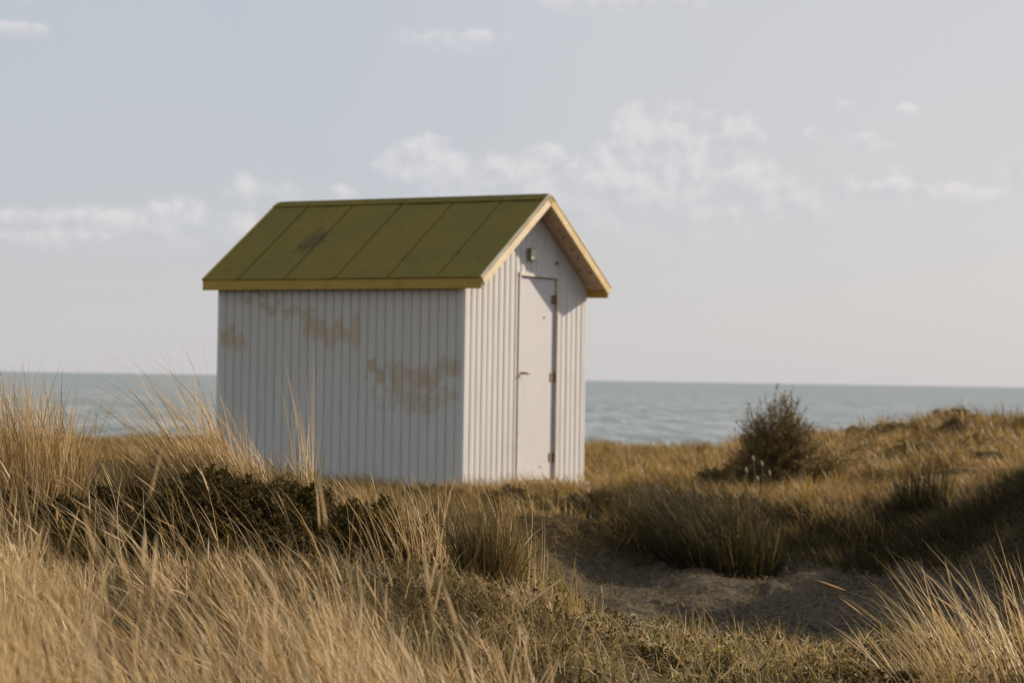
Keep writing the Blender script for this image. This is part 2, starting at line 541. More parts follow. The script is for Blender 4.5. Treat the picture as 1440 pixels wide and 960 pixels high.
M_GREENBOX = wood_mat('green_plastic', (0.17, 0.19, 0.11), (0.22, 0.23, 0.14), (0.14, 0.15, 0.09))
M_STONE = wood_mat('concrete', (0.40, 0.35, 0.28), (0.50, 0.45, 0.37), (0.30, 0.25, 0.19), scale=(6, 6, 6), rough=0.9)
M_BARK = wood_mat('bark', (0.10, 0.07, 0.045), (0.16, 0.115, 0.075), (0.07, 0.05, 0.03), scale=(8, 8, 2), rough=0.9)

# ------------------------------------------------------------------ setting: ground and sea
def axis(lo, hi, step, far_lo, far_hi, growth=1.16):
    core = list(np.arange(lo, hi + step / 2, step))
    s, p, left = step, lo, []
    while p > far_lo:
        s *= growth
        p -= s
        left.append(p)
    s, p, right = step, hi, []
    while p < far_hi:
        s *= growth
        p += s
        right.append(p)
    return np.array(left[::-1] + core + right)


gx = axis(-7, 9, 0.07, -420, 420)
gy = axis(3, 40, 0.09, -60, 160)
GX, GY = np.meshgrid(gx, gy)
GZ = height(GX, GY)
nx, ny = len(gx), len(gy)
idx = np.arange(nx * ny).reshape(ny, nx)
quads = np.stack([idx[:-1, :-1], idx[:-1, 1:], idx[1:, 1:], idx[1:, :-1]], -1).reshape(-1, 4)


def sandiness(x, y):
    s = sstep(0.45, 0.9, hollow_mask(x, y)) * 0.95
    q = sstep(55, 70, y)                                                     # the beach
    return np.clip(np.maximum(s, q), 0, 1)


def dryness(x, y):
    return sstep(20.2, 22.5, y + 0.25 * np.minimum(x, 3)) * (0.35 + 0.65 * sstep(0.35, 0.6, fbm(x * 0.9 + 3, y * 0.9, 3)))


me = mesh_np('ground', np.stack([GX, GY, GZ], -1).reshape(-1, 3), quads, {'sand': sandiness(GX, GY).ravel(), 'dry': dryness(GX, GY).ravel()}, smooth=True)
tag(add('ground', me, M_GROUND), 'uneven dune ground with a sandy hollow in front of the hut', 'ground', kind='structure')

sea = MB()
sea.poly([(-40000, 60, -6), (40000, 60, -6), (40000, 40000, -6), (-40000, 40000, -6)], [(0, 1, 2, 3)])
tag(sea.build('sea', M_SEA), 'grey-green sea reaching to the horizon behind the hut', 'sea', kind='structure')

# ------------------------------------------------------------------ the beach hut
hut = bpy.data.objects.new('beach_hut', None)
COL.objects.link(hut)
hut.location = (HX, HY, 0)
hut.rotation_euler = (0, 0, -TH)
tag(hut, 'small white boarded beach hut with olive green pitched roof and closed door', 'beach hut')
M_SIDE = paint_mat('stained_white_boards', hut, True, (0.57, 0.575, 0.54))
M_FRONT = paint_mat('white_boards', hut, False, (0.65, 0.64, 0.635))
ZR, SLOPE, OE, OG, OR = 2.689, 0.687, 0.077, 0.230, 0.133
SL_LEN = math.hypot(HW / 2 + OE, SLOPE * (HW / 2 + OE))
PITCH_R = math.atan(SLOPE)
UNDER = 0.060                       # roof build-up, vertical


def under_z(tt):
    return ZR - SLOPE * abs(tt - HW / 2) - UNDER


slab = MB()
slab.box(-HL - 0.06, 0.11, -0.05, HW + 0.11, -0.30, -0.002)
slab.build('base_slab', M_STONE, hut, bevel=0.012)

PW = 0.0955


def board_mesh(w, z0, ztop, c):
    """one tongue-and-groove board: c = centre along the wall; ztop(u) gives its cut top"""
    h = w / 2 - 0.0012
    prof = [(-h, -0.011), (-h + 0.010, 0.0), (0, 0.0025), (h - 0.010, 0.0), (h, -0.011), (h, -0.02), (-h, -0.02)]
    n = len(prof)
    pts = [(u, d, z0) for u, d in prof] + [(u, d, ztop(c + u)) for u, d in prof]
    fs = [(i, i + n, (i + 1) % n + n, (i + 1) % n) for i in range(n)] + [tuple(range(n)), tuple(range(2 * n - 1, n - 1, -1))]
    return pts, fs


# side wall facing the camera's left: plane y = 0, boards run along x
core = MB()
core.box(-HL + 0.022, -0.024, 0.0205, 0.06, 0.0, 1.86)
side = core.build('side_wall', M_DARK, hut)
nb = round(HL / PW)
shared = None
for i in range(nb):
    c = -HL + (i + 0.5) * HL / nb
    if shared is None:
        pts, fs = board_mesh(HL / nb, 0.0, lambda u: 1.865, c)
        shared = bpy.data.meshes.new('board')
        shared.from_pydata([(u, -d, z) for u, d, z in pts], [], [f for f in fs])
        shared.update()
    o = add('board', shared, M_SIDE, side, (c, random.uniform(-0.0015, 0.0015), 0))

# door wall: plane x = 0, boards run along y, gable top, opening for the door
D0, D1, DZ = 0.955, 1.632, 1.935
core = MB()


def gable_core(m, x0, x1, segs):
    for (a0, a1, zb) in segs:
        pts = [(x, yy, z) for x in (x0, x1) for (yy, z) in ((a0, zb), (a1, zb), (a1, under_z(a1) - 0.004), (a0, under_z(a0) - 0.004))]
        m.poly(pts, [(0, 1, 2, 3), (7, 6, 5, 4), (0, 4, 5, 1), (1, 5, 6, 2), (2, 6, 7, 3), (3, 7, 4, 0)])


gable_core(core, -0.0600, -0.0205, [(0.022, D0 - 0.03, 0.0), (D1 + 0.03, HW - 0.022, 0.0), (D0 - 0.03, HW / 2, DZ + 0.03),
                                    (HW / 2, D1 + 0.03, DZ + 0.03)])
front = core.build('front_wall', M_DARK, hut)
nbf = 23
for i in range(nbf):
    w = HW / nbf
    c = (i + 0.5) * w
    lo, hi = c - w / 2, c + w / 2
    spans = []
    if hi <= D0 - 0.03 + 0.004 or lo >= D1 + 0.03 - 0.004:
        spans = [(c, w, 0.0)]
    else:
        spans = [(c, w, DZ + 0.032)]
        if lo < D0 - 0.03 - 0.012:
            spans.append(((lo + D0 - 0.032) / 2, D0 - 0.032 - lo, -1))
        if hi > D1 + 0.03 + 0.012:
            spans.append(((hi + D1 + 0.032) / 2, hi - D1 - 0.032, -1))
    for (cc, ww, z0) in spans:
        top = (lambda u: DZ + 0.0305) if z0 < 0 else (lambda u: under_z(u) - 0.002)
        if ww < 0.024:
            continue
        pts, fs = board_mesh(ww, max(z0, 0.0), top, cc)
        mb = MB()
        off = random.uniform(-0.0015, 0.0015)
        mb.poly([(d + off, cc + u, z) for u, d, z in pts], fs)
        mb.build('board', M_FRONT, front)

# far walls, in one piece each (away from the camera)
fw = MB()
nbr = 29
for i in range(nbr):
    w = HL / nbr
    pts, fs = board_mesh(w, 0.0, lambda u: 1.865, 0)
    fw.poly([(-HL + (i + 0.5) * w + u, HW + d, z) for u, d, z in pts], fs)
fw.box(-HL + 0.022, -0.062, HW - 0.06, HW - 0.0205, 0.0, 1.86)
fw.build('far_side_wall', M_FRONT, hut)
rw = MB()
for i in range(nbf):
    w = HW / nbf
    pts, fs = board_mesh(w, 0.0, lambda u: under_z(u) - 0.002, (i + 0.5) * w)
    rw.poly([(-HL - d, (i + 0.5) * w + u, z) for u, d, z in pts], fs)
gable_core(rw, -HL + 0.0205, -HL + 0.06, [(0.062, HW / 2, 0), (HW / 2, HW - 0.062, 0)])
rw.build('rear_wall', M_FRONT, hut)

# corner posts
for (x, y) in ((-0.012, 0.012), (-0.012, HW - 0.012), (-HL + 0.012, 0.012)):
    cb = MB()
    cb.box(x - 0.016, x + 0.016, y - 0.016, y + 0.016, 0.0, 1.84)
    cb.build('corner_post', M_FRONT, hut, bevel=0.003)

# door
dm = MB()
dm.box(-0.050, -0.014, D0 + 0.006, D1 - 0.022, 0.035, DZ - 0.008)
door = dm.build('door', M_DOOR, hut, bevel=0.003)
fr = MB()
fr.box(-0.058, 0.010, D0 - 0.030, D0, 0.0, DZ)
fr.box(-0.058, 0.012, D1, D1 + 0.030, 0.0, DZ)
fr.box(-0.058, 0.014, D0 - 0.030, D1 + 0.030, DZ, DZ + 0.030)
fr.build('door_frame', M_TRIM, door, bevel=0.003)
bk = MB()
bk.box(-0.075, -0.0585, D0 - 0.03, D1 + 0.03, 0.0, DZ + 0.03)
bk.build('rebate', M_DARK, door)
sill = MB()
sill.box(-0.055, 0.03, D0, D1, 0.0, 0.028)
sill.build('threshold', M_TRIM, door, bevel=0.003)
for z in (1.735, 1.0, 0.245):
    h = MB()
    h.box(-0.0135, -0.008, D1 - 0.085, D1 - 0.024, z - 0.042, z + 0.042)
    h.tube([(-0.006, D1 - 0.014, z - 0.045), (-0.006, D1 - 0.014, z + 0.045)], [0.009, 0.009], 8)
    h.build('hinge', M_RUST, door)
hd = MB()
hd.box(-0.0135, -0.009, D0 + 0.022, D0 + 0.056, 0.955, 1.105)
hd.build('handle_plate', M_TRIM, door, bevel=0.003)
hd = MB()
hd.tube([(-0.012, D0 + 0.04, 1.035), (0.03, D0 + 0.04, 1.035), (0.040, D0 + 0.05, 1.035), (0.042, D0 + 0.10, 1.032),
         (0.040, D0 + 0.15, 1.045)], [0.011, 0.010, 0.011, 0.010, 0.007], 8)
hd.build('handle', M_BRASS, door, smooth=True)
for (yy, z) in ((1.42, 1.56), (1.38, 0.16)):
    s_ = MB()
    s_.tube([(-0.016, yy, z), (-0.010, yy, z)], [0.010, 0.010], 8)
    s_.build('screw_head', M_RUST, door)
# little box high in the gable and a bolt beside it
bx = MB()
bx.box(0.004, 0.045, 1.06, 1.17, 2.085, 2.195)
box = bx.build('vent_box', M_GREENBOX, hut, bevel=0.003)
bx = MB()
bx.box(0.0455, 0.051, 1.068, 1.162, 2.093, 2.187)
bx.build('vent_cover', M_TRIM, box)
bx = MB()
bx.tube([(0.0, 1.60, 2.08), (0.025, 1.60, 2.08)], [0.017, 0.013], 8)
bx.build('bolt', M_RUST, hut)

# roof: local frame per slope, u along x, v down the slope, w out of it
def slope_frame(sgn):
    ed = Vector((0, sgn * math.cos(PITCH_R), -math.sin(PITCH_R)))
    en = Vector((0, sgn * math.sin(PITCH_R), math.cos(PITCH_R)))
    M = Matrix.Identity(4)
    M.col[0] = Vector((1, 0, 0, 0))
    M.col[1] = Vector((*ed, 0))
    M.col[2] = Vector((*en, 0))
    M.col[3] = Vector((0, HW / 2, ZR, 1))
    return M


XA, XB = -HL - OR, OG
deck = MB()
for s_ in (-1, 1):
    deck.box(XA + 0.024, XB - 0.026, 0.0, SL_LEN - 0.024, -0.045, -0.012, slope_frame(s_))
roof = deck.build('roof', M_SOFFIT, hut)

M_ROOF, t, b = mat_new('olive_roof_felt')
tc_ = node(t, 'ShaderNodeTexCoord', object=hut)
r1 = noise(t, tc_.outputs['Object'], 1.6, 5, 0.6)
r2 = noise(t, tc_.outputs['Object'], 9, 6, 0.7)
r3 = noise(t, tc_.outputs['Object'], 90, 3, 0.6)
rc = mixc(t, maprange(t, r1.outputs[0], 0.38, 0.64), (0.186, 0.145, 0.030), (0.158, 0.132, 0.034))
rc = mixc(t, maprange(t, r2.outputs[0], 0.50, 0.74, 0, 0.5), rc, (0.095, 0.080, 0.024))
sp = node(t, 'ShaderNodeSeparateXYZ')
t.links.new(tc_.outputs['Object'], sp.inputs[0])
bu = mth(t, 'DIVIDE', mth(t, 'ADD', sp.outputs[0], 2.02), 0.17)
bv = mth(t, 'DIVIDE', mth(t, 'SUBTRACT', sp.outputs[2], 2.27), 0.16)
bl = mth(t, 'SUBTRACT', 1.0, mth(t, 'MULTIPLY_ADD', bu, bu, mth(t, 'MULTIPLY', bv, bv)))
bl = mth(t, 'ADD', bl, mth(t, 'MULTIPLY', mth(t, 'SUBTRACT', r2.outputs[0], 0.5), 4.0))
rc = mixc(t, maprange(t, bl, 0.0, 1.2, 0, 0.6), rc, (0.055, 0.045, 0.022))
t.links.new(rc, b.inputs['Base Color'])
b.inputs['Roughness'].default_value = 0.9
b.inputs['Specular IOR Level'].default_value = 0.15
bump_to(t, b, mth(t, 'ADD', r3.outputs[0], mth(t, 'MULTIPLY', r2.outputs[0], 2)), 0.35, 0.012)

cuts = [XA, XA + 0.43, XA + 0.965, XA + 1.54, XA + 2.12, XA + 2.655, XB]
for s_ in (-1, 1):
    M = slope_frame(s_)
    for i in range(6):
        u0, u1 = cuts[i] + (0.012 if i else 0), cuts[i + 1] - (0.012 if i < 5 else 0)
        m = MB()
        nu, nv = 6, 10
        top, bot = [], []
        ph = random.uniform(0, 6)
        for j in range(nv + 1):
            for k in range(nu + 1):
                fu, fv = k / nu, j / nv
                wv = 0.004 * math.sin(3.1 * fv * math.pi + ph) * math.sin(fu * math.pi) + 0.004 * (fu ** 6 + (1 - fu) ** 6)
                p = Vector((u0 + (u1 - u0) * fu, 0.012 + (SL_LEN + 0.010 - 0.012) * fv, wv))
                top.append(M @ p)
                bot.append(M @ Vector((p.x, p.y, -0.0115)))
        nn = (nu + 1) * (nv + 1)
        q = lambda j, k: j * (nu + 1) + k
        fs = []
        for j in range(nv):
            for k in range(nu):
                fs.append((q(j, k), q(j + 1, k), q(j + 1, k + 1), q(j, k + 1)))
        rim = ([q(0, k) for k in range(nu)] + [q(j, nu) for j in range(nv)] + [q(nv, k) for k in range(nu, 0, -1)]
               + [q(j, 0) for j in range(nv, 0, -1)])
        for a_, b_ in zip(rim, rim[1:] + rim[:1]):
            fs.append((a_, b_, b_ + nn, a_ + nn))
        fs.append(tuple(i_ + nn for i_ in rim))
        m.poly(top + bot, fs)
        m.build('roof_sheet', M_ROOF, roof)
# ridge cap
rcap = MB()
for s_ in (-1, 1):
    rcap.box(XA + 0.035, XB - 0.03, 0.0, 0.10, 0.0065, 0.013, slope_frame(s_))
rcap.build('ridge_cap', M_ROOF, roof)
# fascia along both eaves
for s_ in (-1, 1):
    fa = MB()
    ye = HW / 2 + s_ * (HW / 2 + OE)
    zt = ZR - SLOPE * (HW / 2 + OE)
    fa.box(XA, XB - 0.026, min(ye, ye - s_ * 0.022), max(ye, ye - s_ * 0.022), zt - 0.105, zt - 0.014)
    fa.build('fascia_board', M_OCHRE, roof, bevel=0.003)
# bargeboards on both gables
for xa, xb, mm in ((XB - 0.025, XB, M_FADED_GLARE), (XA - 0.001, XA + 0.023, M_OCHRE)):
    for s_ in (-1, 1):
        mm = M_YELLOW if (mm is M_FADED_GLARE and s_ > 0) else mm
        bb = MB()
        M = slope_frame(s_)
        w0, w1 = -0.082, 0.012
        tn = math.tan(PITCH_R)
        pts = []
        for u in (xa, xb):
            for (v, w) in ((-w0 * 0 + w0 * -tn * -1, w0), (SL_LEN + 0.014, w0), (SL_LEN + 0.014, w1), (w1 * tn, w1)):
                pts.append(M @ Vector((u, v if v > 0 or w > 0 else -w * -tn * -1 if False else v, w)))
        bb.poly(pts, [(0, 1, 2, 3), (7, 6, 5, 4), (0, 4, 5, 1), (1, 5, 6, 2), (2, 6, 7, 3), (3, 7, 4, 0)])
        bb.build('bargeboard', mm, roof, bevel=0.003)
# nail tips poking through the overhang
M = slope_frame(1)
for v, u in ((0.24, 0.10), (0.46, 0.11), (0.58, 0.11), (0.77, 0.12), (0.90, 0.12), (1.13, 0.15), (1.08, 0.05)):
    nt = MB()
    nt.tube([M @ Vector((u, v, -0.043)), M @ Vector((u, v, -0.060))], [0.013, 0.008], 6)
    nt.build('nail_tip', M_RUST, roof)

# ------------------------------------------------------------------ grass
def blades(root, length, lean, bend, width, tint, segs=4, grav=0.12):
    """ribbon blades. root (n,3); lean (n,2) tangent at the base; bend (n,2) extra sideways by s^2"""
    n = len(root)
    s = np.linspace(0, 1, segs + 1)
    ang = rng.uniform(0, math.pi, n)
    wx, wy = np.cos(ang), np.sin(ang)
    up = 1.0 / np.sqrt(1 + (lean ** 2).sum(1))
    V = np.zeros((n, 2 * segs + 1, 3), np.float32)
    for i, si in enumerate(s):
        cx = root[:, 0] + length * (lean[:, 0] * up * si + bend[:, 0] * si * si)
        cy = root[:, 1] + length * (lean[:, 1] * up * si + bend[:, 1] * si * si)
        bb = (bend ** 2).sum(1)
        cz = root[:, 2] + length * (up * si - np.minimum(grav + 0.45 * bb, 0.8) * si ** 2.4)
        hw = width * 0.5 * (1 - 0.85 * si ** 1.6)
        if i < segs:
            V[:, 2 * i] = np.stack([cx - wx * hw, cy - wy * hw, cz], 1)
            V[:, 2 * i + 1] = np.stack([cx + wx * hw, cy + wy * hw, cz], 1)
        else:
            V[:, 2 * i] = np.stack([cx, cy, cz], 1)
    k = 2 * segs + 1
    T = []
    for i in range(segs - 1):
        a = 2 * i
        T += [(a, a + 1, a + 3), (a, a + 3, a + 2)]
    a = 2 * (segs - 1)
    T.append((a, a + 1, a + 2))
    tris = (np.arange(n)[:, None, None] * k + np.array(T)[None]).reshape(-1, 3)
    return V.reshape(-1, 3), tris, np.repeat(tint, k), V[:, -1], V[:, -2]


def spikes(tip, below, ln, rad, tint):
    """spindle-shaped seed heads hanging on the blade tips"""
    n = len(tip)
    d = tip - below
    d /= np.linalg.norm(d, axis=1, keepdims=True) + 1e-9
    a = np.cross(d, np.array([0.3, 1, 0.1]))
    a /= np.linalg.norm(a, axis=1, keepdims=True) + 1e-9
    bvec = np.cross(d, a)
    V = np.zeros((n, 8, 3), np.float32)
    st = tip - d * (ln * 0.75)[:, None]
    for r_, (fr_, rr) in enumerate(((0.25, 1.0), (0.65, 0.8))):
        for k in range(3):
            c, s = math.cos(2.094 * k), math.sin(2.094 * k)
            V[:, 1 + r_ * 3 + k] = st + d * (ln * fr_)[:, None] + (a * c + bvec * s) * (rad * rr)[:, None]
    V[:, 0] = st
    V[:, 7] = st + d * ln[:, None]
    T = []
    for k in range(3):
        k2 = (k + 1) % 3
        T += [(0, 1 + k2, 1 + k), (1 + k, 1 + k2, 4 + k2), (1 + k, 4 + k2, 4 + k), (4 + k, 4 + k2, 7)]
    tris = (np.arange(n)[:, None, None] * 8 + np.array(T)[None]).reshape(-1, 3)
    return V.reshape(-1, 3), tris, np.repeat(tint, 8)


def join(parts):
    vs, ts, tn, o = [], [], [], 0
    for v, t_, a in parts:
        vs.append(v)
        ts.append(t_ + o)
        tn.append(a)
        o += len(v)
    return np.concatenate(vs), np.concatenate(ts), np.concatenate(tn)


def field(name, x, y, hgt, mat, label, cat, width, tint, lean_x=-0.25, lean_sd=0.22, bend_x=-0.2, bend_sd=0.15, segs=3,
          heads=0.0, sink=0.02, grav=0.1):
    n = len(x)
    root = np.stack([x, y, height(x, y) - sink], 1)
    lean = np.stack([rng.normal(lean_x, lean_sd, n), rng.normal(0, lean_sd, n)], 1)
    bend = np.stack([rng.normal(bend_x, bend_sd, n), rng.normal(0, bend_sd, n)], 1)
    v, t_, a, tip, bel = blades(root, hgt, lean, bend, width, tint, segs, grav)
    parts = [(v, t_, a)]
    if heads > 0:
        sel = np.where(rng.random(n) < heads)[0]
        parts.append(spikes(tip[sel], bel[sel], rng.uniform(0.08, 0.16, len(sel)), rng.uniform(0.0025, 0.0048, len(sel)),
                            np.clip(rng.normal(0.8, 0.15, len(sel)), 0, 1)))
    v, t_, a = join(parts)
    o = add(name, mesh_np(name, v, t_, {'tint': a}), mat)
    return tag(o, label, cat, kind='stuff')


def clump(px, depth, n, rad, h0, h1, mat, label, group=None, lean=-0.15, spread=0.35, bend=-0.2, width=0.0045, tmean=0.6,
          heads=0.0, tsd=0.22, name='marram_grass_clump', cat='grass clump', sink=0.03, ry=None, jit=0.12, bsd=0.15):
    x0 = pix(px, 600)[0] * depth
    r = rad * np.sqrt(rng.random(n))
    th = rng.uniform(0, 2 * math.pi, n)
    dx, dy = r * np.cos(th), r * np.sin(th) * (ry / rad if ry else 1)
    z0 = float(height(x0, depth))
    z = height(x0 + dx, depth + dy) - z0 - sink
    root = np.stack([dx, dy, z], 1)
    ln = rng.uniform(h0, h1, n) * (1 - 0.25 * (r / rad) ** 2)
    le = np.stack([lean + spread * dx / rad + rng.normal(0, jit, n), spread * dy / rad + rng.normal(0, jit, n)], 1)
    be = np.stack([rng.normal(bend, bsd, n), rng.normal(0, bsd, n)], 1)
    tint = np.clip(rng.normal(tmean, tsd, n), 0, 1)
    v, t_, a, tip, bel = blades(root, ln, le, be, width * rng.uniform(0.6, 1.25, n), tint, 5, 0.06)
    parts = [(v, t_, a)]
    if heads:
        sel = np.where(rng.random(n) < heads)[0]
        parts.append(spikes(tip[sel], bel[sel], rng.uniform(0.08, 0.15, len(sel)), rng.uniform(0.003, 0.005, len(sel)),
                            np.clip(rng.normal(0.85, 0.12, len(sel)), 0, 1)))
    v, t_, a = join(parts)
    o = add(name, mesh_np(name, v, t_, {'tint': a}), mat, loc=(x0, depth, z0))
    return tag(o, label, cat, group)


def scatter(n, px0, px1, y0, y1, pw=1.0, margin=0.0):
    """random ground points seen between two photo columns, even per square metre"""
    y = np.sqrt(rng.uniform(y0 ** 2, y1 ** 2, n))
    px = rng.uniform(px0, px1, n)
    return (px - 720) / F_PX * y, y, px


def not_hut(x, y, m=0.0):
    lx, ly = hut_local(x, y)
    return ~((lx > -HL - 0.06 - m) & (lx < 0.12 + m) & (ly > -0.06 - m) & (ly < HW + 0.12 + m))


# --- tall straw field close to the camera, lower left: tussocks with dark gaps between
cx, cy, cpx = scatter(760, -330, 800, 4.2, 9.2)
keep = fbm(cx * 1.7 + 3, cy * 1.7, 2) > 0.47
cx, cy, cpx = cx[keep], cy[keep], cpx[keep]
keep = rng.random(len(cx)) < np.interp(cpx, [-330, 500, 640, 760, 800], [1, 1, 0.85, 0.4, 0.1])
cx, cy, cpx = cx[keep], cy[keep], cpx[keep]
per = rng.integers(20, 95, len(cx))
ci = np.repeat(np.arange(len(cx)), per)
n = len(ci)
rr = np.abs(rng.normal(0, 0.055, n))
aa = rng.uniform(0, 2 * math.pi, n)
x, y = cx[ci] + rr * np.cos(aa), cy[ci] + rr * np.sin(aa)
px = x / y * F_PX + 720
sl = np.interp(px, [-300, 0, 70, 150, 300, 390, 480, 600, 700, 800], [-0.058, -0.062, -0.074, -0.090, -0.088, -0.074, -0.077, -0.093, -0.108, -0.122])
lim = EYE + sl * y - height(x, y)
tall = np.where((rng.random(n) < 0.05) & (y > 6.5), rng.uniform(1.1, 1.3, n), 1.0)
hh = np.clip(lim, 0.12, 0.9) * rng.uniform(0.5, 1.22, len(cx))[ci] * rng.uniform(0.5, 1.15, n) * tall * 1.08
tint = np.clip(rng.normal(0.64, 0.27, n) + rng.normal(0, 0.16, len(cx))[ci], 0, 1)
root = np.stack([x, y, height(x, y) - 0.02], 1)
lean = np.stack([rng.normal(-0.22, 0.22, len(cx))[ci] + 2.0 * rr * np.cos(aa) + rng.normal(0, 0.12, n),
                 rng.normal(0, 0.10, len(cx))[ci] + 0.9 * rr * np.sin(aa) + rng.normal(0, 0.09, n)], 1)
bend = np.stack([rng.normal(-0.16, 0.12, n), rng.normal(0, 0.11, n)], 1)
bend = np.where(rng.random(n)[:, None] < 0.09, rng.normal(0, 0.6, (n, 2)), bend)
v, t_, a, tip, bel = blades(root, hh, lean, bend, 0.0031 * rng.uniform(0.6, 1.4, n), tint, 6, 0.06)
sel = np.where(rng.random(n) < np.interp(y, [5, 6.5], [0.06, 0.16]))[0]
fat = np.interp(y[sel], [4, 7], [1.0, 0.8])
parts = [(v, t_, a), spikes(tip[sel], bel[sel], rng.uniform(0.09, 0.18, len(sel)), fat * rng.uniform(0.0025, 0.0045, len(sel)),
                            np.clip(rng.normal(0.8, 0.14, len(sel)), 0, 1))]
v, t_, a = join(parts)
tag(add('straw_grass', mesh_np('straw_grass', v, t_, {'tint': a}), M_STRAW),
    'tall straw-coloured dune grass filling the lower left foreground', 'grass', kind='stuff')
# olive-brown clumps mixed in
cx, cy, cpx = scatter(90, -330, 760, 5.5, 9.4)
ci = np.repeat(np.arange(len(cx)), 60)
n = len(ci)
x, y = cx[ci] + rng.normal(0, 0.05, n), cy[ci] + rng.normal(0, 0.05, n)
field('olive_tufts', x, y, np.clip(EYE + np.interp(cpx[ci], [0, 150, 300, 420, 760], [-0.070, -0.094, -0.092, -0.08, -0.118]) * y - height(x, y), 0.1, 0.6) * rng.uniform(0.4, 0.95, n),
      M_OLIVE, 'darker olive-brown tufts mixed into the foreground straw', 'grass', 0.0034 * rng.uniform(0.6, 1.3, n),
      np.clip(rng.normal(0.4, 0.25, n), 0, 1), -0.15, 0.25, -0.15, 0.2, 5)
# matted old straw between the tussocks, its dark tint standing in for shade
x, y, px = scatter(24000, -330, 800, 3.7, 9.4)
field('shade_matted_straw', x, y, rng.uniform(0.06, 0.26, len(x)), M_STRAW, 'matted old straw, darkened for shade, between the tall foreground grass', 'straw',
      0.004 * rng.uniform(0.6, 1.3, len(x)), np.clip(rng.normal(0.10, 0.16, len(x)), 0, 1), -0.3, 0.6, -0.3, 0.4, 3)

# --- mound on the left: shorter olive and brown growth, thickest along the crest
x, y, px = scatter(26000, -300, 640, 9.2, 12.6)
keep = rng.random(len(x)) < np.interp(y, [9.2, 10.3, 10.8], [0.1, 0.15, 1.0])
x, y = x[keep], y[keep]
hh = rng.uniform(0.05, 0.22, len(x)) * (0.5 + fbm(x * 3, y * 3, 2))
tint = np.clip(rng.normal(0.48, 0.24, len(x)), 0, 1)
field('mound_grass', x, y, hh, M_OLIVE, 'short brown-green grass on the mound left of the hut', 'grass',
      0.004 * rng.uniform(0.6, 1.3, len(x)), tint, -0.2, 0.35, -0.15, 0.25, 3)
# long straw blades standing out of the mound
x, y, px = scatter(1000, -300, 560, 9.0, 11.6)
keep = rng.random(len(x)) < 0.25 + 0.9 * (fbm(x * 2.2, y * 2.2, 2) > 0.5)
x, y, px = x[keep], y[keep], px[keep]
cap = np.clip(EYE - 0.026 * y - height(x, y), 0.15, 0.6)
field('mound_stalks', x, y, cap * rng.uniform(0.5, 1.1, len(x)), M_STRAW, 'thin pale stalks scattered over the mound left of the hut',
      'grass', 0.0036 * rng.uniform(0.6, 1.2, len(x)), np.clip(rng.normal(0.62, 0.2, len(x)), 0, 1), -0.35, 0.2, -0.2, 0.18, 5, heads=0.1)

# --- near bank at the bottom right: short turf with dead leaves
x, y, px = scatter(17000, 560, 1560, 7.6, 11.4)
keep = (hollow_mask(x, y) < 0.30) & (rng.random(len(x)) < 0.35 + fbm(x * 2.5, y * 2.5, 3))
x, y = x[keep], y[keep]
hh = rng.uniform(0.04, 0.19, len(x)) * (0.12 + 1.5 * sstep(0.3, 0.75, fbm(x * 4.3, y * 4.3, 2)))
field('bank_turf', x, y, hh, M_TURF, 'short yellow-green turf on the near bank along the sandy hollow', 'grass',
      0.0034 * rng.uniform(0.6, 1.3, len(x)), np.clip(rng.normal(0.55, 0.3, len(x)), 0, 1), -0.1, 0.35, -0.1, 0.3, 3)
# fallen straw lying over the turf
x, y, px = scatter(5200, 420, 1560, 7.8, 11.2)
keep = (hollow_mask(x, y) < 0.35)
x, y = x[keep], y[keep]
field('fallen_straw', x, y, rng.uniform(0.04, 0.16, len(x)), M_STRAW, 'pale fallen straw strewn across the near bank', 'straw',
      0.004 * rng.uniform(0.6, 1.5, len(x)), np.clip(rng.normal(0.72, 0.2, len(x)), 0, 1), 0.0, 2.0, -0.1, 0.4, 3, sink=-0.03, grav=0.3)

# --- bank in front of the hut and ground round it
x, y, px = scatter(60000, -60, 1300, 17.6, 24.5)
keep = not_hut(x, y) & (hollow_mask(x, y) < 0.55)
x, y = x[keep], y[keep]
hh = rng.uniform(0.05, 0.20, len(x)) * (0.15 + 1.6 * sstep(0.35, 0.75, fbm(x * 4.2, y * 4.2, 2)))
field('hut_bank_grass', x, y, hh, M_FARG, 'low tawny grass on the bank around the foot of the hut', 'grass',
      0.006 * rng.uniform(0.6, 1.4, len(x)), np.clip(rng.normal(0.42, 0.26, len(x)) + (fbm(x * 2 + 4, y * 2, 2) - 0.5) * 0.8, 0, 1), -0.15, 0.4, -0.15, 0.3, 3)
# --- sunlit patch of short pale straw beside the bush
x, y, px = scatter(14000, 960, 1470, 19.9, 22.8)
field('pale_turf', x, y, rng.uniform(0.03, 0.12, len(x)), M_STRAW, 'sunlit patch of short pale straw beside the round bush', 'grass',
      0.007 * rng.uniform(0.6, 1.4, len(x)), np.clip(rng.normal(0.58, 0.2, len(x)), 0, 1), -0.2, 0.6, -0.2, 0.4, 3)
# --- fringe along the foot of the hut
n = 9000
lx = rng.uniform(-3.2, 0.6, n)
ly = -0.07 - np.abs(rng.normal(0, 0.35, n))
m = rng.random(n) < 0.3
lx = np.where(m, 0.13 + np.abs(rng.normal(0, 0.3, n)), lx)
ly = np.where(m, rng.uniform(-0.4, 1.3, n), ly)
x = HX + lx * math.cos(TH) + ly * math.sin(TH)
y = HY - lx * math.sin(TH) + ly * math.cos(TH)
field('hut_fringe', x, y, rng.uniform(0.08, 0.30, n) * (0.4 + 0.9 * fbm(x * 3, y * 3, 2)), M_FARG,
      'taller grass fringe hiding the foot of the hut side wall', 'grass', 0.005 * rng.uniform(0.6, 1.4, n),
      np.clip(rng.normal(0.5, 0.24, n), 0, 1), -0.15, 0.3, -0.15, 0.25, 3)
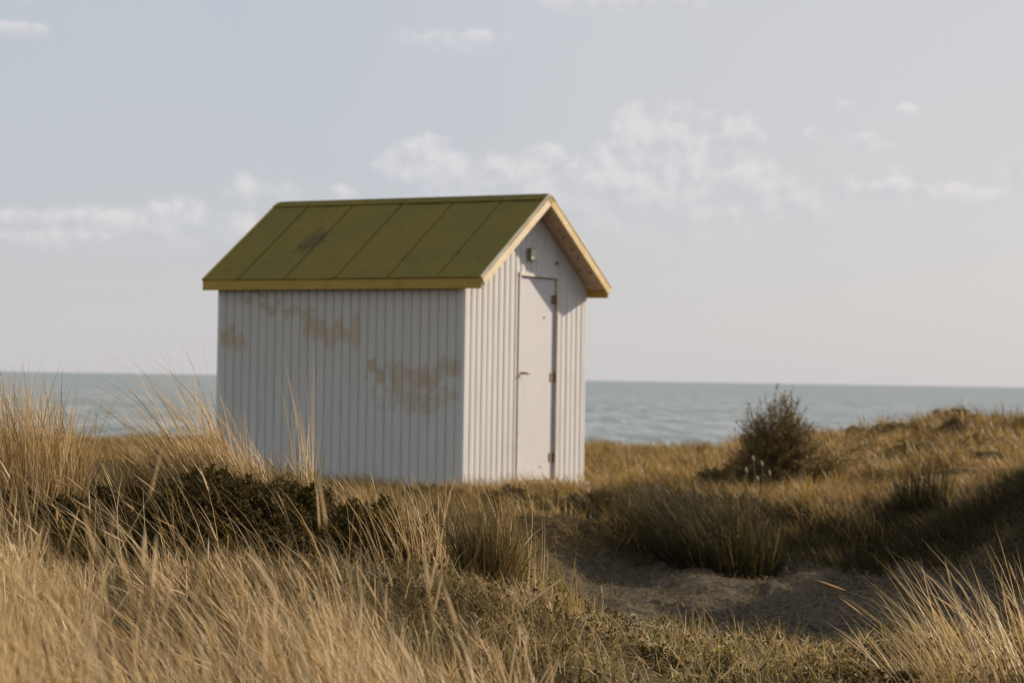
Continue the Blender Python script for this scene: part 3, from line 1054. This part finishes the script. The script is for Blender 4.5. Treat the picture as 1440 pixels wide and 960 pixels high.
# --- debris in the hollow
x, y, px = scatter(15000, 700, 1560, 12.2, 19.0)
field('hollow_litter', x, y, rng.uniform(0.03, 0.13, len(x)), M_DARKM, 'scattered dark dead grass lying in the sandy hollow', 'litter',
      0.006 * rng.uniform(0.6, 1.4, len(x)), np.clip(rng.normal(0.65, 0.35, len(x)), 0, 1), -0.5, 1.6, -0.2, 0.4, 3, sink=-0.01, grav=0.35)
# --- dunes behind, to the edge above the beach
x, y, px = scatter(115000, -120, 1640, 23.5, 46)
keep = not_hut(x, y)
x, y = x[keep], y[keep]
clus = fbm(x * 1.9, y * 1.3, 3)
hh = rng.uniform(0.06, 0.24, len(x)) * (0.45 + 1.2 * sstep(0.3, 0.75, clus))
field('far_dune_grass', x, y, hh, M_FARG, 'golden grass covering the far dunes above the beach', 'grass',
      0.011 * rng.uniform(0.6, 1.4, len(x)), np.clip(rng.normal(0.52, 0.22, len(x)) + (clus - 0.5) * -1.3, 0, 1), -0.2, 0.35, -0.15, 0.25, 2)
# --- tussocks breaking up the bank and the far dunes
cx, cy, cpx = scatter(900, -120, 1640, 18.9, 40)
cx2, cy2, _ = scatter(420, 520, 1500, 18.9, 24)
cx, cy = np.concatenate([cx, cx2]), np.concatenate([cy, cy2])
keep = not_hut(cx, cy, 0.12) & (hollow_mask(cx, cy) < 0.4) & (fbm(cx * 0.8 + 9, cy * 0.5, 2) > 0.44)
cx, cy = cx[keep], cy[keep]
per = rng.integers(30, 110, len(cx))
ci = np.repeat(np.arange(len(cx)), per)
n = len(ci)
sz = rng.uniform(0.6, 1.3, len(cx))
dx, dy = rng.normal(0, 0.07, n) * sz[ci], rng.normal(0, 0.07, n) * sz[ci]
x, y = cx[ci] + dx, cy[ci] + dy
keep = not_hut(x, y, 0.02)
x, y, ci = x[keep], y[keep], ci[keep]
n = len(x)
ct = rng.normal(0.42, 0.2, len(cx))
field('dune_tussocks', x, y, rng.uniform(0.10, 0.27, n) * sz[ci], M_FARG, 'rough tussocks dotted over the hut bank and far dunes', 'grass',
      np.interp(y, [19, 40], [0.006, 0.011]) * rng.uniform(0.6, 1.3, n), np.clip(ct[ci] + rng.normal(0, 0.2, n), 0, 1), -0.18, 0.3, -0.15, 0.2, 3)
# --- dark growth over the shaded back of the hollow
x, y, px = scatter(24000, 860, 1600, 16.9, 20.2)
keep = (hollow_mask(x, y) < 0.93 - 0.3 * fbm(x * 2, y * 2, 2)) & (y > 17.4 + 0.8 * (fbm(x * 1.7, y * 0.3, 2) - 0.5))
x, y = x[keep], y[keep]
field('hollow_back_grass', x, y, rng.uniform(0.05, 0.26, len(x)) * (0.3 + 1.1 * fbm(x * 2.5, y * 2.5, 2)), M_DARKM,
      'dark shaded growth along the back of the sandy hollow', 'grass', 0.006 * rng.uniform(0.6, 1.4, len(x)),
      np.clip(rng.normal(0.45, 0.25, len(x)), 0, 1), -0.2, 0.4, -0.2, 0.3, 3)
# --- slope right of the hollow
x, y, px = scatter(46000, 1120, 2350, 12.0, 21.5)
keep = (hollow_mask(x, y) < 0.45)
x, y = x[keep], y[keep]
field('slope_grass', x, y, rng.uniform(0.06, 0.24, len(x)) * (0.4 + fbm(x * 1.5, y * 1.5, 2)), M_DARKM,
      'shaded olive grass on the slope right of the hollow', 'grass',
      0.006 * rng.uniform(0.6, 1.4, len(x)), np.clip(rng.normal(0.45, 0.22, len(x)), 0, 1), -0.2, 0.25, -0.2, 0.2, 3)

# --- single clumps
G = 'marram clumps on the mound'
clump(26, 10.4, 1400, 0.29, 0.36, 0.76, M_STRAW, 'large dense straw-coloured marram clump at the left edge of the picture', G,
      lean=-0.06, spread=0.2, bend=-0.12, tmean=0.56)
clump(290, 10.9, 330, 0.22, 0.26, 0.78, M_STRAW, 'windswept marram clump fanning left across the sea beside the hut wall', G,
      lean=-0.36, spread=0.35, bend=-0.26, tmean=0.58)
clump(350, 10.8, 110, 0.16, 0.14, 0.34, M_STRAW, 'short pale clump in front of the hut wall\'s left corner', G, lean=-0.3, tmean=0.7)
clump(436, 10.8, 42, 0.06, 0.3, 0.84, M_STRAW, 'tall narrow upright tuft standing before the stained hut wall', G,
      lean=-0.03, spread=0.07, bend=-0.03, tmean=0.66, jit=0.06, bsd=0.10, width=0.0038)
clump(160, 10.7, 70, 0.12, 0.14, 0.30, M_STRAW, 'small thin tuft between the left edge clump and the fanning clump', G, lean=-0.25, tmean=0.62)
clump(605, 9.9, 110, 0.11, 0.3, 0.56, M_STRAW, 'sparse pale tuft below the middle of the hut side wall', None, lean=-0.12, spread=0.2, bend=-0.1, tmean=0.66)
clump(692, 9.5, 900, 0.105, 0.26, 0.5, M_OLIVE, 'upright bushy brown clump below the corner of the hut', None,
      lean=-0.02, spread=0.22, bend=-0.04, tmean=0.40)
clump(735, 9.6, 26, 0.10, 0.4, 0.62, M_STRAW, 'few thin stalks rising in front of the hut door', None, lean=-0.05, spread=0.2, bend=-0.05, tmean=0.6)
clump(805, 9.7, 46, 0.10, 0.16, 0.34, M_TURF, 'thin greenish blades at the grassy edge of the hollow', None, lean=0.0, spread=0.3, tmean=0.5)
clump(1420, 9.15, 250, 0.30, 0.30, 0.70, M_STRAW, 'bright straw clump leaning left in the bottom right corner', None,
      lean=-0.36, spread=0.3, bend=-0.12, tmean=0.72, heads=0.04, width=0.0048)
clump(1290, 9.2, 46, 0.12, 0.2, 0.46, M_STRAW, 'few slanting straw blades left of the bottom right clump', None, lean=-0.6, spread=0.3, bend=-0.12,
      tmean=0.7, width=0.0055)
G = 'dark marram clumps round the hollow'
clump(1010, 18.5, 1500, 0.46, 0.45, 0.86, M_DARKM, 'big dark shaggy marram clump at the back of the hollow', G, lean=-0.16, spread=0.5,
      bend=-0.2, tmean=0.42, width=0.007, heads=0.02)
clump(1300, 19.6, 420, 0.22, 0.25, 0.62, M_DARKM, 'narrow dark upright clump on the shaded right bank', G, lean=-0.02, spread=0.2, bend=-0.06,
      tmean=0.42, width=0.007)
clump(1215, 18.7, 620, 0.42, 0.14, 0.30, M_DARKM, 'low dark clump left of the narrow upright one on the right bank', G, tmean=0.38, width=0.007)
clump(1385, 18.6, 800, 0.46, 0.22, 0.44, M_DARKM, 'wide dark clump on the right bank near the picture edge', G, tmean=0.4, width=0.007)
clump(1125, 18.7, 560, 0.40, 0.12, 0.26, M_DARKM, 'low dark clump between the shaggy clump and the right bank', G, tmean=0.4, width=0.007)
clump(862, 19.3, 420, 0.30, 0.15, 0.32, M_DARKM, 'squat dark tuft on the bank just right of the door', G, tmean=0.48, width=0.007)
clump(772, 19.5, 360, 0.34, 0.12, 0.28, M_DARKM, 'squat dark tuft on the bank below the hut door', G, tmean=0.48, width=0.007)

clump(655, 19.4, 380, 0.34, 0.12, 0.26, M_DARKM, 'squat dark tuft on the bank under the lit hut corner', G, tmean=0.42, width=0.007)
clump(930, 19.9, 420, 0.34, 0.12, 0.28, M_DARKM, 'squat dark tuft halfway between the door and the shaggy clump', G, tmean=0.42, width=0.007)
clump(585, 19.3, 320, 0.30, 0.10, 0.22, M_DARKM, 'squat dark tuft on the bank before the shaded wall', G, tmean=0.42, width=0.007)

# ------------------------------------------------------------------ shrubs
def leaves(pos, size, tint, aspect=0.5):
    n = len(pos)
    d = rng.normal(0, 1, (n, 3))
    d[:, 2] += 0.5
    d /= np.linalg.norm(d, axis=1, keepdims=True)
    e = np.cross(d, rng.normal(0, 1, (n, 3)))
    e /= np.linalg.norm(e, axis=1, keepdims=True)
    nrm = np.cross(d, e)
    V = np.zeros((n, 4, 3), np.float32)
    s = size[:, None]
    V[:, 0] = pos
    V[:, 1] = pos + d * s * 0.5 + e * s * aspect * 0.5 + nrm * s * 0.08
    V[:, 2] = pos + d * s
    V[:, 3] = pos + d * s * 0.5 - e * s * aspect * 0.5 + nrm * s * 0.08
    tris = (np.arange(n)[:, None, None] * 4 + np.array([(0, 1, 2), (0, 2, 3)])[None]).reshape(-1, 3)
    return V.reshape(-1, 3), tris, np.repeat(tint, 4)


def shrub(px, depth, rx, ry, hgt, nst, nleaf, leaf, mat, label, group=None, name='low_shrub', up=0.0, tm=0.45, lean=0.0, aspect=0.5, shoots=0.0, edge=0.5):
    x0 = pix(px, 650)[0] * depth
    z0 = float(height(x0, depth))
    root = bpy.data.objects.new(name, None)
    COL.objects.link(root)
    root.location = (x0, depth, z0)
    tag(root, label, 'shrub', group)
    st = MB()
    P = []
    for i in range(nst):
        a = rng.uniform(0, 2 * math.pi)
        r = rng.random() ** edge
        ex, ey = rx * r * math.cos(a) + lean * hgt, ry * r * math.sin(a)
        ez = hgt * math.sqrt(max(0.06, 1 - r * r * 0.92)) * rng.uniform(0.7, 1.12) * (1 + up * rng.random() * (1 - r))
        bx_, by_ = ex * 0.35, ey * 0.35
        gz = float(height(x0 + bx_, depth + by_)) - z0
        p0 = Vector((bx_, by_, gz - 0.04))
        p3 = Vector((ex, ey, ez + float(height(x0 + ex, depth + ey)) - z0))
        p1 = p0.lerp(p3, 0.4) + Vector((rng.normal(0, .03), rng.normal(0, .03), 0.12 * hgt))
        p2 = p0.lerp(p3, 0.75) + Vector((rng.normal(0, .03), rng.normal(0, .03), 0.08 * hgt))
        if shoots:
            p3 = p3 + (p3 - p2).normalized() * shoots * float(rng.random())
        pts = [p0, p1, p2, p3]
        st.tube(pts, [0.007, 0.005, 0.0035, 0.0015], 4)
        k = nleaf // nst
        tpar = rng.uniform(0.25, 1.0, k) ** 0.7
        for tq in tpar:
            f = tq * 3
            j = min(int(f), 2)
            q = pts[j].lerp(pts[j + 1], f - j)
            w = 0.13 * min(rx, hgt) * (1.12 - tq)
            P.append((q.x + rng.normal(0, w), q.y + rng.normal(0, w), q.z + rng.normal(0, w * 0.7)))
    st.build('stems', M_BARK, root)
    P = np.array(P)
    tint = np.clip(rng.normal(tm, 0.24, len(P)), 0, 1)
    v, t_, a = leaves(P, leaf * rng.uniform(0.6, 1.4, len(P)), tint, aspect)
    o = add('foliage', mesh_np('foliage', v, t_, {'tint': a}), mat, root)
    return root


G = 'low leafy shrubs on the mound'
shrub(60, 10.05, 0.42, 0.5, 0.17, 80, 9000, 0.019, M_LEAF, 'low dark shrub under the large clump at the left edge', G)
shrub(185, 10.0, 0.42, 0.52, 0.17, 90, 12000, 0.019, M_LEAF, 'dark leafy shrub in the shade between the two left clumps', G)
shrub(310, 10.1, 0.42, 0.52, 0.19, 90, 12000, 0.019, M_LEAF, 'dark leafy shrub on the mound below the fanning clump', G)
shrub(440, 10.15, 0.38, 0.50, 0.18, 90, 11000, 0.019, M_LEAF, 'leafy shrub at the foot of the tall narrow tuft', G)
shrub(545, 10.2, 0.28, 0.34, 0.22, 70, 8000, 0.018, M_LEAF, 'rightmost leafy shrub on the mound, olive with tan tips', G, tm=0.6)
shrub(1090, 22.8, 0.40, 0.38, 0.78, 340, 27000, 0.028, M_BUSH, 'tall round twiggy bush against the sea right of the hut', None,
      name='twiggy_bush', up=0.1, aspect=0.22, shoots=0.16, tm=0.6, edge=0.42)
shrub(1125, 23.2, 0.48, 0.4, 0.34, 110, 8000, 0.028, M_BUSH, 'low brown scrub spreading right from the tall round bush', None, name='brown_scrub',
      aspect=0.25, tm=0.6, shoots=0.1)
shrub(1030, 22.4, 0.45, 0.35, 0.30, 110, 8000, 0.028, M_BUSH, 'low dark scrub left of the tall round bush', None, name='brown_scrub', tm=0.35, aspect=0.25)
G = 'brown scrub on the hut bank'
for px_, dep, rx_, hh_, lab in ((835, 19.6, 0.28, 0.16, 'brown scrub on the bank right of the door'), (925, 20.6, 0.35, 0.15, 'brown scrub halfway between the hut and the round bush'),
                                (715, 19.6, 0.30, 0.13, 'brown scrub on the bank under the lit hut corner'), (620, 19.9, 0.32, 0.14, 'brown scrub before the right end of the shaded wall')):
    shrub(px_, dep, rx_, 0.25, hh_, 50, 3000, 0.024, M_BUSH, lab, G, name='brown_scrub', tm=0.45, aspect=0.4)
shrub(1330, 32.0, 0.5, 0.4, 0.16, 50, 2500, 0.04, M_BUSH, 'dark scrub crowning the far dune crest', None, name='brown_scrub', tm=0.25, aspect=0.4)
x, y, px = scatter(16000, 520, 1560, 7.8, 11.3)
keep = (hollow_mask(x, y) < 0.35) & (fbm(x * 3 + 2, y * 3, 3) > 0.42)
x, y = x[keep], y[keep]
P = np.stack([x, y, height(x, y) + np.abs(rng.normal(0, 0.03, len(x)))], 1)
v, t_, a = leaves(P, 0.022 * rng.uniform(0.5, 1.4, len(x)), np.clip(rng.normal(0.35, 0.28, len(x)), 0, 1), 0.45)
tag(add('ground_herbs', mesh_np('ground_herbs', v, t_, {'tint': a}), M_LEAF), 'dark low herbs and dead leaves among the near bank turf', 'herbs', kind='stuff')
G = 'small weeds on the near bank'
shrub(1140, 9.4, 0.10, 0.08, 0.13, 22, 700, 0.016, M_TURF, 'yellowish budding weed on the near bank before the hollow', G, name='budding_weed', tm=0.65)
shrub(1195, 9.3, 0.09, 0.08, 0.11, 18, 520, 0.016, M_TURF, 'smaller yellow weed right of the taller budding one', G, name='budding_weed', tm=0.6)
shrub(1015, 9.3, 0.09, 0.07, 0.10, 16, 420, 0.016, M_TURF, 'thin budding weed in the middle of the near bank', G, name='budding_weed', tm=0.55)
shrub(930, 9.2, 0.12, 0.08, 0.08, 18, 600, 0.016, M_LEAF, 'dark low weed at the bottom edge below the hollow', G, name='dark_weed', tm=0.4)
shrub(1260, 9.2, 0.22, 0.1, 0.09, 26, 1100, 0.016, M_LEAF, 'dark spreading weed at the foot of the slanting straw blades', G, name='dark_weed', tm=0.5)


# ------------------------------------------------------------------ single dead stalks
def stalk(px, depth, pts, rad, label):
    x0 = pix(px, 880)[0] * depth
    z0 = float(height(x0, depth))
    m = MB()
    pts = [(p[0], 0.02 * i, p[1]) for i, p in enumerate(pts)]
    m.tube(pts, [rad * (1 - 0.6 * i / (len(pts) - 1)) for i in range(len(pts))], 5)
    me_o = m.build('dead_stalk', M_STALK, smooth=True)
    me_o.location = (x0, depth, z0)
    return tag(me_o, label, 'dead stalk', 'dead stalks on the near bank')


M_FLUFF = wood_mat('fluffy_head', (0.40, 0.32, 0.21), (0.50, 0.42, 0.30), (0.32, 0.25, 0.16), scale=(40, 40, 40), rough=0.95)
M_STALK = wood_mat('dry_stalk', (0.48, 0.38, 0.25), (0.60, 0.50, 0.36), (0.38, 0.28, 0.16))
stalk(888, 9.5, [(0, -.02), (-.005, .06), (-.008, .11), (.002, .135), (.014, .135)], 0.003, 'dead stalk with a tightly hooked tip above the near bank')
stalk(893, 9.45, [(0, -.02), (.008, .06), (.03, .085), (.08, .075), (.13, .05), (.15, .0)], 0.003, 'arching dead stalk bending right beside the hooked one')
stalk(880, 9.4, [(.02, -.02), (-.02, .06), (-.06, .11)], 0.003, 'straight dead stalk slanting left beside the hooked one')
stalk(838, 9.9, [(0, -.02), (.02, .07), (.03, .13), (.022, .19)], 0.0028, 'bowed dead stalk at the left rim of the hollow')
stalk(1010, 9.5, [(.03, -.02), (0, .06), (-.05, .15)], 0.003, 'pale dead stalk slanting left in front of the hollow')
stalk(1112, 9.4, [(0, -.02), (-.03, .07), (-.10, .10), (-.18, .09)], 0.003, 'long dead stalk arching left before the hollow')
stalk(1218, 9.3, [(0, -.02), (.004, .07), (.008, .14)], 0.0028, 'short white upright stalk beside the yellow weeds')

# fluffy pale seed heads on the sunlit ground behind the dark clump
for i, (px_, py_, lab) in enumerate(((1060, 648, 'highest'), (1072, 655, 'second highest'), (1050, 664, 'leftmost low'), (1083, 668, 'rightmost low'),
                                     (1066, 676, 'lowest'))):
    depth = 19.6 + 0.1 * i
    sx, ss = pix(px_, py_)
    X, Z = sx * depth, EYE + ss * depth
    z0 = float(height(X + 0.03, depth))
    r = bpy.data.objects.new('fluffy_seed_head', None)
    COL.objects.link(r)
    r.location = (X + 0.03, depth, z0)
    tag(r, lab + ' of the pale fluffy seed heads beside the dark shaggy clump', 'seed head', 'pale fluffy seed heads')
    m = MB()
    hz = Z - z0
    m.tube([(0, 0, -0.02), (-0.012, 0, hz * 0.5), (-0.03, 0, hz)], [0.0025, 0.002, 0.0015], 4)
    m.build('stalk', M_STALK, r)
    m = MB()
    m.tube([(-0.03, 0, hz - 0.004), (-0.032, 0, hz + 0.006), (-0.034, 0, hz + 0.02), (-0.037, 0, hz + 0.034), (-0.04, 0, hz + 0.044)],
           [0.003, 0.009, 0.0105, 0.008, 0.002], 7)
    m.build('head', M_FLUFF, r, smooth=True)
